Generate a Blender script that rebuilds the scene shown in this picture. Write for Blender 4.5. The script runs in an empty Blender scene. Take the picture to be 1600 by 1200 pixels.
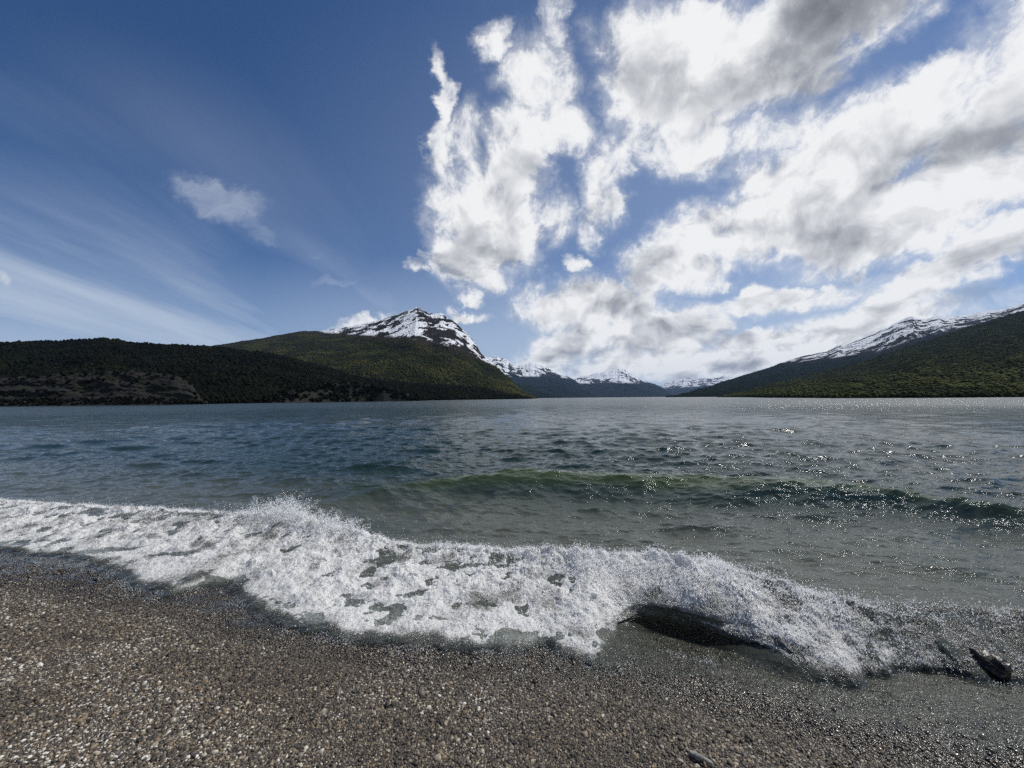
import bpy, math, random
import numpy as np
from mathutils import Matrix, Vector

random.seed(7)
RNG = np.random.default_rng(11)
S = bpy.context.scene
COL = S.collection

# ---------------------------------------------------------------- camera
CAM_H = 2.1                      # lens height above the mean lake level
FPX, PCX, PCY = 601.0, 800.0, 600.0
PITCH, ROLL = math.radians(2.1), math.radians(-0.50)
cam_data = bpy.data.cameras.new('camera')
cam_data.sensor_width = 36.0
cam_data.lens = 36.0 * FPX / 1600.0
cam_data.clip_start = 0.05
cam_data.clip_end = 60000.0
cam = bpy.data.objects.new('camera', cam_data)
COL.objects.link(cam)
ROT = Matrix.Rotation(math.radians(90) + PITCH, 3, 'X') @ Matrix.Rotation(ROLL, 3, 'Z')
M4 = ROT.to_4x4()
M4.translation = (0, 0, CAM_H)
cam.matrix_world = M4
S.camera = cam
RN = np.array(ROT)

def ray(px, py):
    px = np.asarray(px, float); py = np.asarray(py, float)
    v = np.stack([(px - PCX) / FPX, -(py - PCY) / FPX, -np.ones_like(px * 1.0 + py * 0)], -1)
    return v @ RN.T

def slope(px, py):               # (X/Y, Z/Y) of the direction
    d = ray(px, py)
    return d[..., 0] / d[..., 1], d[..., 2] / d[..., 1]

def ground(px, py, z=0.0):       # where the line of sight meets the height z
    a, e = slope(px, py)
    Y = (z - CAM_H) / e
    return a * Y, Y

# ---------------------------------------------------------------- sun, exposure
SUN_AZ, SUN_EL = math.radians(62), math.radians(52)     # to the right of the view, high
SUN_DIR = np.array([math.sin(SUN_AZ) * math.cos(SUN_EL), math.cos(SUN_AZ) * math.cos(SUN_EL), math.sin(SUN_EL)])
sd = bpy.data.lights.new('sun', 'SUN')
sd.energy = 4.3
sd.angle = math.radians(0.53)
sd.color = (1.0, 0.965, 0.90)
so = bpy.data.objects.new('sun', sd)
COL.objects.link(so)
so.rotation_euler = Vector(SUN_DIR).to_track_quat('Z', 'Y').to_euler()
S.view_settings.view_transform = 'Standard'
S.view_settings.look = 'None'
S.view_settings.exposure = 0.0
S.view_settings.gamma = 1.0
S.cycles.max_bounces = 8
S.cycles.transparent_max_bounces = 24
S.cycles.caustics_reflective = False
S.cycles.caustics_refractive = False
S.cycles.use_denoising = False
S.cycles.denoising_prefilter = 'ACCURATE'
S.cycles.sample_clamp_indirect = 3.0
S.cycles.sample_clamp_direct = 16.0

# ---------------------------------------------------------------- node helper
class NT:
    def __init__(self, tree):
        self.t = tree; self.n = tree.nodes; self.l = tree.links
        self.n.clear()
    def add(self, kind, inputs=None, **props):
        nd = self.n.new(kind)
        for k, v in props.items(): setattr(nd, k, v)
        for k, v in (inputs or {}).items(): self.set(nd, k, v)
        return nd
    def set(self, nd, key, v):
        s = nd.inputs[key]
        if hasattr(v, 'is_output'): self.l.new(v, s)
        else: s.default_value = v
    def m(self, op, a, b=0.0, c=None, clamp=False):
        nd = self.n.new('ShaderNodeMath'); nd.operation = op; nd.use_clamp = clamp
        self.set(nd, 0, a); self.set(nd, 1, b)
        if c is not None: self.set(nd, 2, c)
        return nd.outputs[0]
    def v(self, op, a, b=None, scale=None):
        nd = self.n.new('ShaderNodeVectorMath'); nd.operation = op
        self.set(nd, 0, a)
        if b is not None: self.set(nd, 1, b)
        if scale is not None: self.set(nd, 'Scale', scale)
        return nd.outputs['Value'] if op in ('LENGTH', 'DOT_PRODUCT') else nd.outputs[0]
    def ss(self, x, lo, hi, a=0.0, b=1.0, kind='SMOOTHSTEP'):
        nd = self.n.new('ShaderNodeMapRange'); nd.interpolation_type = kind; nd.clamp = True
        for k, val in zip((0, 1, 2, 3, 4), (x, lo, hi, a, b)): self.set(nd, k, val)
        return nd.outputs[0]
    def mix(self, f, a, b, blend='MIX'):
        nd = self.n.new('ShaderNodeMix'); nd.data_type = 'RGBA'; nd.blend_type = blend
        self.set(nd, 0, f)
        self.set(nd, 6, a if hasattr(a, 'is_output') else (*a, 1.0))
        self.set(nd, 7, b if hasattr(b, 'is_output') else (*b, 1.0))
        return nd.outputs[2]
    def noise(self, vec, scale, detail=4.0, rough=0.55, dist=0.0, lac=2.0, dims='3D', typ='FBM'):
        nd = self.n.new('ShaderNodeTexNoise'); nd.noise_dimensions = dims; nd.noise_type = typ
        self.set(nd, 'Vector', vec); self.set(nd, 'Scale', scale); self.set(nd, 'Detail', detail)
        self.set(nd, 'Roughness', rough); self.set(nd, 'Distortion', dist); self.set(nd, 'Lacunarity', lac)
        return nd.outputs[0]
    def xyz(self, x, y, z):
        nd = self.n.new('ShaderNodeCombineXYZ')
        self.set(nd, 0, x); self.set(nd, 1, y); self.set(nd, 2, z)
        return nd.outputs[0]
    def sep(self, v):
        nd = self.n.new('ShaderNodeSeparateXYZ'); self.set(nd, 0, v)
        return nd.outputs
    def attr(self, name, kind='GEOMETRY', out='Fac'):
        nd = self.n.new('ShaderNodeAttribute'); nd.attribute_name = name; nd.attribute_type = kind
        return nd.outputs[out]
    def ramp(self, f, stops, interp='LINEAR'):
        nd = self.n.new('ShaderNodeValToRGB'); cr = nd.color_ramp; cr.interpolation = interp
        while len(cr.elements) < len(stops): cr.elements.new(0.5)
        for e, (p, c) in zip(cr.elements, stops):
            e.position = p; e.color = (*c, 1.0)
        self.set(nd, 0, f)
        return nd.outputs[0]

# ---------------------------------------------------------------- world: sky and clouds
W = bpy.data.worlds.new('World')
S.world = W
W.use_nodes = True
def build_sky():
    T = NT(W.node_tree)
    out = T.add('ShaderNodeOutputWorld')
    bg = T.add('ShaderNodeBackground')
    T.l.new(bg.outputs[0], out.inputs[0])
    sky = T.add('ShaderNodeTexSky', sky_type='NISHITA', sun_disc=False, sun_elevation=SUN_EL,
                sun_rotation=SUN_AZ, altitude=1500.0, air_density=1.0, dust_density=0.25, ozone_density=3.0)
    d = T.add('ShaderNodeTexCoord').outputs['Generated']
    sx, sy, sz = T.sep(d)
    ay = T.m('MAXIMUM', T.m('ABSOLUTE', sy), 0.12)
    u = T.m('DIVIDE', sx, ay)
    v = T.m('DIVIDE', sz, ay)
    P = T.xyz(u, v, 0.0)
    # cloud deck coordinates: directions drawn together towards the horizon, with a gentle domain warp
    DEN, SQ = 0.50, 0.80
    den = T.m('ADD', T.m('MAXIMUM', sz, 0.0), DEN)
    qx = T.m('DIVIDE', sx, den)
    qy = T.m('DIVIDE', ay, den)
    Q = T.xyz(qx, T.m('MULTIPLY', qy, SQ), 0.0)
    wn = T.add('ShaderNodeTexNoise', {'Vector': Q, 'Scale': 3.0, 'Detail': 3.0})
    warp = T.v('SCALE', T.v('SUBTRACT', wn.outputs['Color'], (0.5, 0.5, 0.5)), scale=0.22)
    QW = T.v('ADD', Q, warp)
    # far more stretched coordinates for the high streaks
    dc = T.m('ADD', T.m('MAXIMUM', sz, 0.0), 0.20)
    cx = T.m('DIVIDE', sx, dc); cy = T.m('DIVIDE', ay, dc)
    def ell(lst, vec, inner=0.35):
        acc = None
        for (x, y, rx, ry, rot, s) in lst:
            mp = T.add('ShaderNodeMapping', vector_type='TEXTURE')
            T.set(mp, 'Vector', vec)
            mp.inputs['Location'].default_value = ((x - 800) / FPX, (621 - y) / FPX, 0)
            mp.inputs['Rotation'].default_value = (0, 0, math.radians(rot))
            mp.inputs['Scale'].default_value = (rx / FPX, ry / FPX, 1)
            r = T.ss(T.v('LENGTH', mp.outputs[0]), inner, 1.55, s, 0.0)
            acc = r if acc is None else T.m('MAXIMUM', acc, r)
        return acc
    # wobble the placement of the clouds so no outline is an ellipse
    pn = T.add('ShaderNodeTexNoise', {'Vector': P, 'Scale': 5.5, 'Detail': 6.0, 'Roughness': 0.62})
    PW = T.v('ADD', P, T.v('SCALE', T.v('SUBTRACT', pn.outputs['Color'], (0.5, 0.5, 0.5)), scale=0.22))
    cover = ell(CLOUDS, PW)
    n1 = T.noise(QW, 4.6, 9.0, 0.60)
    n2 = T.noise(T.v('ADD', T.v('MULTIPLY', d, (1.25, 1.0, 1.0)), T.v('SCALE', warp, scale=0.5)), 15.0, 9.0, 0.68, 0.3)
    # the same field a step towards the sun: the difference gives the lit and shaded sides
    sq = (SUN_DIR[0] / (SUN_DIR[2] + DEN), SUN_DIR[1] / (SUN_DIR[2] + DEN) * SQ, 0.0)
    to = T.v('NORMALIZE', T.v('SUBTRACT', sq, Q))
    QS = T.v('ADD', QW, T.v('SCALE', to, scale=0.045))
    n1s = T.noise(QS, 4.6, 4.0, 0.52)
    n1l = T.noise(QW, 4.6, 4.0, 0.52)
    dens = T.m('ADD', T.m('ADD', T.m('MULTIPLY', n1, 1.0), T.m('MULTIPLY', n2, 1.05)), T.m('MULTIPLY', cover, 0.70))
    alpha = T.ss(dens, 1.17, 1.58)
    alpha = T.m('MULTIPLY', T.m('POWER', alpha, 0.85), T.ss(cover, 0.05, 0.40))
    thin = T.m('MULTIPLY', T.ss(dens, 0.92, 1.42), T.m('MULTIPLY', T.ss(cover, 0.0, 0.5), 0.42))
    alpha = T.m('MAXIMUM', alpha, thin)
    core = T.m('MULTIPLY', T.ss(n1l, 0.36, 0.70), T.ss(dens, 1.36, 1.80))
    lit = T.m('MULTIPLY', T.m('SUBTRACT', n1l, n1s), 3.3)
    grey = T.m('MULTIPLY', ell(GREYS, PW, 0.0), T.ss(T.m('ADD', n1l, T.m('MULTIPLY', n1, 0.5)), 0.52, 1.0, 0.35, 1.1))
    shade = T.m('ADD', T.m('MULTIPLY', core, 0.46), grey)
    shade = T.m('SUBTRACT', shade, lit)
    shade = T.m('ADD', shade, T.m('MULTIPLY', T.m('SUBTRACT', 0.44, n2), 1.15))
    ccol = T.ramp(shade, [(0.0, (0.90, 0.905, 0.91)), (0.25, (0.64, 0.655, 0.68)), (0.55, (0.37, 0.385, 0.42)), (1.0, (0.17, 0.18, 0.205))], 'LINEAR')
    # thin high streaks
    C = T.xyz(cx, T.m('MULTIPLY', cy, 0.16), 3.0)
    cw = T.add('ShaderNodeTexNoise', {'Vector': C, 'Scale': 0.9, 'Detail': 2.0})
    CW = T.v('ADD', C, T.v('SCALE', T.v('SUBTRACT', cw.outputs['Color'], (0.5, 0.5, 0.5)), scale=0.5))
    cn = T.noise(CW, 1.5, 8.0, 0.55)
    veil = ell(VEILS, P)
    va = T.m('MAXIMUM', T.m('MULTIPLY', T.ss(cn, 0.33, 0.74), veil), T.m('MULTIPLY', ell(HAZES, P, 0.0), 0.8))
    puff = ell(PUFFS, PW)
    Fv = T.v('ADD', P, T.v('MULTIPLY', PW, (0.25, 2.4, 1.0)))
    fn = T.noise(T.v('ADD', Fv, T.v('SCALE', warp, scale=0.2)), 9.0, 8.0, 0.64, 0.8)
    pa = T.m('MULTIPLY', T.ss(T.m('ADD', T.m('MULTIPLY', fn, 0.9), puff), 0.60, 1.55), T.ss(puff, 0.05, 0.75, 0.0, 0.44))
    skyc = T.v('MULTIPLY', T.v('SCALE', sky.outputs[0], scale=0.1), SKY_TINT)
    c = T.mix(va, skyc, (0.54, 0.62, 0.73))
    c = T.mix(pa, c, (0.62, 0.67, 0.76))
    c = T.mix(alpha, c, ccol)
    T.set(bg, 0, c)
    bg.inputs[1].default_value = 1.0
SKY_TINT = (0.37, 0.57, 0.78)
# px, py of the photograph -> directions of the sky; radii, tilt, strength
CLOUDS = [
    (765, 330, 85, 105, 8, 1.0), (740, 395, 70, 55, 0, .95), (800, 260, 60, 50, 0, .85), (688, 120, 16, 80, 4, .70), (690, 215, 20, 60, 0, .62), (730, 200, 40, 60, 0, .55), (768, 42, 30, 40, 0, .80), (850, 120, 62, 100, 15, .76),
    (880, 20, 30, 60, 0, .6), (820, 200, 70, 50, 0, .72), (955, 265, 40, 90, -12, .72), (900, 190, 50, 50, 0, .68), (1020, 200, 50, 60, 0, .6), (930, 340, 30, 40, 0, .66), (870, 330, 40, 50, 0, .6), (1090, 80, 140, 120, 0, 1.0), (1010, 100, 70, 100, 0, .85),
    (1100, 200, 100, 60, 20, .75), (1330, 0, 190, 70, 20, 1.0), (1240, 80, 170, 75, 30, .98), (1330, 255, 300, 80, 32, 1.0), (1230, 200, 120, 40, 30, .66), (1470, 135, 130, 45, 36, .95),
    (1590, 150, 80, 50, 33, .85), (1560, 235, 150, 70, 25, 1.0), (1480, 310, 240, 70, 22, 1.0), (1120, 375, 150, 62, 20, 1.0), (1290, 330, 170, 60, 22, .98),
    (925, 480, 115, 52, 0, 1.0), (1010, 520, 140, 45, 0, .92), (1090, 420, 90, 40, 15, .95), (1500, 420, 170, 40, 20, .76),
    (1150, 560, 420, 34, 3, .92), (1400, 500, 240, 34, 14, .84), (1250, 470, 160, 24, 10, .66), (1560, 380, 120, 40, 20, .8), (652, 404, 20, 18, 0, .74), (660, 385, 12, 14, 0, .6), (1510, 400, 45, 26, 0, .8), (1355, 428, 20, 16, 30, .72),
    (900, 405, 22, 16, 0, .6), (880, 545, 50, 24, 0, .8), (730, 465, 25, 14, 0, .66), (1750, 120, 200, 300, 0, .9), (1500, -250, 700, 130, 10, .8), (700, -250, 250, 100, 0, .5),
    (560, 508, 60, 10, 12, .62), (725, 500, 36, 12, -10, .7), (0, 425, 24, 14, 0, .6),
]
GREYS = [
    (1290, 60, 160, 60, 40, .58), (1570, 235, 150, 60, 25, .42), (1060, 410, 150, 50, 8, .40), (1250, 360, 180, 50, 15, .38), (775, 395, 110, 50, 0, .22),
    (920, 495, 110, 50, 0, .34), (1400, 265, 210, 50, 30, .26), (1060, 545, 150, 26, 0, .24), (1480, 310, 150, 45, 20, .22),
]
VEILS = [
    (120, 480, 560, 190, -14, .85), (560, 510, 260, 70, -8, .75), (420, 330, 420, 150, -28, .13), (120, 200, 260, 60, -25, .15), (1260, 490, 330, 95, 5, .85), (1000, 590, 800, 70, 0, .9),
    (0, 530, 400, 80, -8, .85), (-400, 500, 400, 120, 0, .6),
]
HAZES = [(1280, 330, 700, 420, 0, .36), (1150, 600, 1000, 190, 0, 1.0), (1300, 500, 380, 130, 5, .85), (60, 590, 850, 150, -5, .9), (60, 510, 760, 150, -10, .55), (-200, 480, 500, 150, -10, .4)]
PUFFS = [(335, 292, 92, 40, -26, .80), (390, 345, 55, 24, -30, .55), (255, 262, 70, 18, -24, .34), (540, 444, 60, 13, 5, .55), (500, 381, 24, 6, 0, .42)]
build_sky()
W.cycles.sampling_method = 'MANUAL'
W.cycles.sample_map_resolution = 256

# ---------------------------------------------------------------- numpy noise
def _grad(ix, iy, seed):
    h = (ix * 374761393 + iy * 668265263 + seed * 974711) & 0xffffffff
    h = ((h ^ (h >> 13)) * 1274126177) & 0xffffffff
    return ((h ^ (h >> 16)) & 0xffff) * (2 * math.pi / 65536.0)

def perlin(x, y, seed=0):
    x0 = np.floor(x).astype(np.int64); y0 = np.floor(y).astype(np.int64)
    fx = x - x0; fy = y - y0
    ux = fx * fx * fx * (fx * (fx * 6 - 15) + 10); uy = fy * fy * fy * (fy * (fy * 6 - 15) + 10)
    def g(i, j):
        a = _grad(x0 + i, y0 + j, seed)
        return np.cos(a) * (fx - i) + np.sin(a) * (fy - j)
    a = g(0, 0); a = a + ux * (g(1, 0) - a)
    b = g(0, 1); b = b + ux * (g(1, 1) - b)
    return (a + uy * (b - a)) * 1.5

def fbm(x, y, octaves=5, gain=0.5, lac=2.03, seed=0, ridged=False):
    s = 0.0; amp = 1.0; tot = 0.0
    for k in range(octaves):
        n = perlin(x, y, seed + k * 17)
        if ridged: n = 1.0 - 2.0 * np.abs(n)
        s = s + amp * n; tot += amp
        x = x * lac + 13.7; y = y * lac - 7.1; amp *= gain
    return s / tot

def sstep(x, a, b):
    t = np.clip((x - a) / (b - a), 0, 1)
    return t * t * (3 - 2 * t)

# ---------------------------------------------------------------- mesh helpers
def mesh_from(name, verts, faces, mat=None, smooth=True, attrs=None, parent=None):
    """verts (n,3); faces: (m,3) or (m,4) array"""
    me = bpy.data.meshes.new(name)
    verts = np.ascontiguousarray(verts, np.float32); faces = np.ascontiguousarray(faces, np.int32)
    m, k = faces.shape
    me.vertices.add(len(verts)); me.vertices.foreach_set('co', verts.ravel())
    me.loops.add(m * k); me.loops.foreach_set('vertex_index', faces.ravel())
    me.polygons.add(m)
    me.polygons.foreach_set('loop_start', np.arange(0, m * k, k, dtype=np.int32))
    if smooth: me.polygons.foreach_set('use_smooth', np.ones(m, bool))
    me.update(calc_edges=True)
    for an, (dom, arr) in (attrs or {}).items():
        arr = np.ascontiguousarray(arr, np.float32)
        a = me.attributes.new(an, 'FLOAT' if arr.ndim == 1 else 'FLOAT_VECTOR', dom)
        a.data.foreach_set('value' if arr.ndim == 1 else 'vector', arr.ravel())
    if mat: me.materials.append(mat)
    o = bpy.data.objects.new(name, me)
    COL.objects.link(o)
    if parent: o.parent = parent
    return o

def grid_faces(nr, nc):
    i = np.arange(nr - 1)[:, None] * nc + np.arange(nc - 1)[None, :]
    return np.stack([i, i + 1, i + nc + 1, i + nc], -1).reshape(-1, 4)

def ico(sub):
    t = (1 + 5 ** .5) / 2
    v = [(-1, t, 0), (1, t, 0), (-1, -t, 0), (1, -t, 0), (0, -1, t), (0, 1, t), (0, -1, -t), (0, 1, -t), (t, 0, -1), (t, 0, 1), (-t, 0, -1), (-t, 0, 1)]
    f = [(0, 11, 5), (0, 5, 1), (0, 1, 7), (0, 7, 10), (0, 10, 11), (1, 5, 9), (5, 11, 4), (11, 10, 2), (10, 7, 6), (7, 1, 8),
         (3, 9, 4), (3, 4, 2), (3, 2, 6), (3, 6, 8), (3, 8, 9), (4, 9, 5), (2, 4, 11), (6, 2, 10), (8, 6, 7), (9, 8, 1)]
    v = [np.array(p, float) / np.linalg.norm(p) for p in v]
    for _ in range(sub):
        cache = {}; nf = []
        def mid(a, b):
            k = (min(a, b), max(a, b))
            if k not in cache:
                p = v[a] + v[b]; v.append(p / np.linalg.norm(p)); cache[k] = len(v) - 1
            return cache[k]
        for a, b, c in f:
            ab, bc, ca = mid(a, b), mid(b, c), mid(c, a)
            nf += [(a, ab, ca), (b, bc, ab), (c, ca, bc), (ab, bc, ca)]
        f = nf
    return np.array(v), np.array(f)

def tag(o, label=None, cat=None, group=None, kind=None):
    if label: o['label'] = label
    if cat: o['category'] = cat
    if group: o['group'] = group
    if kind: o['kind'] = kind
    return o

def new_mat(name):
    m = bpy.data.materials.new(name); m.use_nodes = True
    T = NT(m.node_tree)
    T.out = T.add('ShaderNodeOutputMaterial')
    return m, T

def pri(T, **k):
    p = T.add('ShaderNodeBsdfPrincipled')
    for key, v in k.items():
        key = {'base': 'Base Color', 'rough': 'Roughness', 'spec': 'Specular IOR Level', 'normal': 'Normal', 'ior': 'IOR', 'coat': 'Coat Weight',
               'coat_rough': 'Coat Roughness'}[key]
        if isinstance(v, tuple) and len(v) == 3: v = (*v, 1.0)
        T.set(p, key, v)
    return p.outputs[0]

def bump(T, h, strength, dist, normal=None):
    b = T.add('ShaderNodeBump', {'Height': h, 'Strength': strength, 'Distance': dist})
    if normal is not None: T.set(b, 'Normal', normal)
    return b.outputs[0]

# ---------------------------------------------------------------- hills and mountains
def tab(points, x, col=1):
    p = np.array(points, float)
    return np.interp(x, p[:, 0], p[:, col])

def hill(name, mat, ridge, shore, px0, px1, ncol, nrow, power=1.0, depth_power=1.3, relief=0.0, relief_scale=0.004, ridge_rough=1.0, seed=0, back=0.9, snow=None, relief_top=1.0, spur=0.0):
    """ridge: (px, py, distance) along the skyline; shore: (px, distance) of the water's edge. Stands on the ground as a solid rise."""
    px = np.linspace(px0, px1, ncol)
    ry = tab(ridge, px, 1); rd = tab(ridge, px, 2); sdist = tab(shore, px)
    ry = ry + ridge_rough * (fbm(px * 0.05, px * 0 + seed, 4, seed=seed) * 2.2 + fbm(px * 0.3, px * 0 + seed, 3, seed=seed + 5) * 0.8)
    a, er = slope(px, ry)
    es = -CAM_H / sdist
    er = np.maximum(er, es + 0.0004)
    t = np.linspace(0, 1, nrow) ** 0.9
    tb = np.linspace(1.04, 1 + back, 14)
    rows = []; tt = []
    w = t[:, None]
    A = np.broadcast_to(a, (nrow, ncol))
    # depth bulges and spurs give the slope its shape
    n0 = fbm(A * 7 + seed, w * 3 + seed * 1.3, 5, seed=seed + 31)
    g = np.clip(w ** power + spur * n0 * np.sin(np.pi * w) * 0.5, 0, 1)
    Y = sdist + (rd - sdist) * np.clip(w ** depth_power + spur * fbm(A * 9 - seed, w * 4, 4, seed=seed + 77) * np.sin(np.pi * w) * 0.6, 0, 1)
    E = es + (er - es) * g
    Z = CAM_H + E * Y
    X = A * Y
    if relief:
        amp = relief * np.sin(np.pi * np.clip(w, 0, 1) ** 0.8 * 0.5) * (0.25 + 0.75 * w ** relief_top) * (1 - 0.9 * w ** 5)
        r = fbm(X * relief_scale, Y * relief_scale, 6, 0.55, seed=seed + 3, ridged=True)
        Z = Z + amp * r * (Y / 601.0)
    back_rows = []
    for k, b in enumerate(tb):
        yb = Y[-1] + (rd - sdist) * (b - 1)
        f = (b - 1) / back
        zb_ = Z[-1] * (1 - f) ** 1.2 - 3.0 * f
        back_rows.append(np.stack([A[0] * yb, yb, zb_], -1))
    foot = np.stack([a * (sdist - 1.0), sdist - 1.0, np.full(ncol, -4.0)], -1)[None]
    P = np.concatenate([foot, np.stack([X, Y, Z], -1), np.array(back_rows)], 0)
    nr = P.shape[0]
    T_ = np.concatenate([[0.0], t, np.ones(len(tb))])
    sn = np.full((nr, ncol), -1.0)
    PY = np.zeros((nr, ncol))
    # screen height used only to look up where snow lies on the mountain (elevation above the lake)
    if snow is not None:
        sl = tab(snow, px)
        _, esn = slope(px, sl)
        ecur = (P[..., 2] - CAM_H) / np.maximum(P[..., 1], 1)
        sn = (ecur - esn[None]) / np.maximum(0.03, np.abs(er - esn)[None])
        sn = np.clip(sn, -1, 2)
    o = mesh_from(name, P.reshape(-1, 3), grid_faces(nr, ncol), mat, True, {'snow': ('POINT', sn.ravel()), 'up': ('POINT', np.repeat(T_, ncol))})
    tag(o, kind='structure')
    return dict(P=P, t=T_, px=px, nrow=nrow, obj=o, snow=sn)

def forest_material(name, dark, mid, light, scale, snow=False, bare=None, rock=(0.07, 0.065, 0.06), bstr=0.9, streak=None, thr=0.1):
    m, T = new_mat(name)
    pos = T.add('ShaderNodeNewGeometry').outputs['Position']
    n = T.noise(pos, scale * 0.10, 5.0, 0.62)
    fine = T.noise(pos, scale * 1.0, 4.0, 0.7)
    vor = T.add('ShaderNodeTexVoronoi', {'Vector': pos, 'Scale': scale * 1.5, 'Randomness': 1.0})
    f = T.m('ADD', T.m('MULTIPLY', n, 0.75), T.m('MULTIPLY', fine, 0.35))
    c = T.ramp(f, [(0.38, dark), (0.54, mid), (0.70, light)])
    c = T.mix(T.ss(vor.outputs['Distance'], 0.1, 0.75, 0.0, 0.45), c, tuple(x * 0.35 for x in dark))
    if bare is not None:
        up = T.attr('snow')
        c = T.mix(T.ss(T.m('ADD', up, T.m('MULTIPLY', T.m('SUBTRACT', fine, 0.5), 0.5)), -0.42, -0.05), c, bare)
    h = T.m('ADD', T.m('MULTIPLY', vor.outputs['Distance'], -1.0), T.m('MULTIPLY', fine, 0.6))
    nrm = bump(T, h, bstr, 3.5 / scale * 0.3)
    if snow:
        s = T.attr('snow')
        if streak is None:
            sp = pos; k1, k2 = 0.0055, 0.020
        else:
            mp = T.add('ShaderNodeMapping', {'Vector': pos}, vector_type='TEXTURE'); mp.inputs['Rotation'].default_value = (0, streak[0], 0); mp.inputs['Scale'].default_value = streak[1]
            sp = mp.outputs[0]; k1, k2 = streak[2], streak[3]
        big = T.noise(sp, k1, 5.0, 0.6)
        sml = T.noise(sp, k2, 5.0, 0.65, 0.5)
        nz = T.sep(T.add('ShaderNodeNewGeometry').outputs['Normal'])[2]
        mask = T.m('ADD', T.m('MULTIPLY', s, 0.30), T.m('ADD', T.m('MULTIPLY', T.m('SUBTRACT', big, 0.5), 2.6), T.m('MULTIPLY', T.m('SUBTRACT', sml, 0.5), 3.0)))
        mask = T.m('ADD', mask, T.m('MULTIPLY', T.m('SUBTRACT', nz, 0.75), 0.5))
        keep = T.ss(s, -0.10, 0.10)
        mask = T.m('MULTIPLY', T.ss(mask, thr, thr + 0.12), keep)
        rk = T.ramp(sml, [(0.35, tuple(x * 0.45 for x in rock)), (0.65, rock)])
        c = T.mix(keep, c, rk)
        c = T.mix(mask, c, (0.80, 0.83, 0.88))
    sh = pri(T, base=c, rough=1.0, spec=0.0, normal=nrm)
    T.l.new(sh, T.out.inputs[0])
    return m

M_LEFT = forest_material('shade_painted_forest', (0.003, 0.0045, 0.0025), (0.006, 0.009, 0.004), (0.011, 0.014, 0.006), 0.25)  # left hill: cloud shade is put into these forest colours
M_PEAK = forest_material('peak_forest', (0.011, 0.014, 0.006), (0.026, 0.029, 0.011), (0.052, 0.049, 0.018), 0.10, snow=True, bare=(0.035, 0.027, 0.022), rock=(0.040, 0.036, 0.034), thr=0.13, streak=(0.0, (1.0, 3.2, 1.3), 0.0060, 0.022))
M_FAR = forest_material('far_range', (0.008, 0.012, 0.012), (0.012, 0.018, 0.017), (0.018, 0.024, 0.02), 0.03, snow=True, rock=(0.06, 0.06, 0.065), streak=(0.0, (1, 3.0, 1.2), 0.0022, 0.009), thr=0.05)
M_RIDGE = forest_material('ridge_slope', (0.007, 0.012, 0.009), (0.011, 0.018, 0.012), (0.018, 0.026, 0.014), 0.06, snow=True, bare=(0.02, 0.022, 0.022), rock=(0.05, 0.047, 0.045), streak=(-0.33, (6.0, 2.0, 0.8), 0.009, 0.030), thr=0.16)
M_RIGHT = forest_material('right_forest', (0.010, 0.014, 0.005), (0.024, 0.030, 0.009), (0.046, 0.050, 0.014), 0.22)

range_far = hill('mountain', M_FAR, [(960, 615, 16000), (1030, 604, 16000), (1050, 596, 16000), (1072, 591, 16000), (1085, 593, 16000), (1100, 591, 16000), (1115, 592, 16000), (1130, 587, 16000), (1146, 590, 16000), (1200, 588, 16000), (1330, 600, 16000)],
     [(0, 10000), (1600, 10000)], 960, 1330, 300, 90, 0.9, 1.2, relief=7, relief_scale=0.0012, ridge_rough=1.4, seed=3, snow=[(960, 612), (1050, 606), (1150, 600), (1330, 605)], spur=0.25)
range_mid = hill('mountain', M_FAR, [(860, 604, 11500), (890, 594, 11500), (905, 590, 11500), (920, 587, 11500), (935, 583, 11500), (952, 580, 11500), (968, 576, 11500), (980, 580, 11500), (993, 588, 11500), (1003, 596, 11500), (1022, 600, 11500), (1040, 610, 11500), (1056, 622, 11500)],
     [(0, 7000), (1600, 7000)], 860, 1056, 220, 100, 0.8, 1.2, relief=7, relief_scale=0.0015, ridge_rough=1.0, seed=9, snow=[(860, 600), (915, 599), (1000, 598), (1060, 590)], spur=0.3)
range_near = hill('mountain', M_FAR, [(640, 600, 9000), (700, 585, 9000), (740, 562, 9000), (757, 557, 9000), (768, 561, 9000), (778, 558, 9000), (792, 562, 9000), (800, 570, 9000), (815, 571, 9000), (832, 568, 9000), (850, 573, 9000), (868, 580, 9000), (885, 588, 9000), (900, 596, 9000), (915, 607, 9000), (932, 621, 9000)],
     [(0, 5200), (1600, 5200)], 640, 932, 320, 110, 0.8, 1.2, relief=8, relief_scale=0.0018, ridge_rough=1.2, seed=21, snow=[(640, 592), (780, 588), (860, 588), (900, 592), (932, 590)], spur=0.3)
headland = hill('hill', M_RIDGE, [(700, 590, 4600), (790, 592, 4600), (815, 601, 4600), (850, 613, 4600), (880, 621.4, 4600)],
     [(0, 3600), (1600, 3600)], 700, 880, 120, 40, 0.9, 1.2, relief=3, ridge_rough=0.5, seed=33, spur=0.2)
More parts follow.
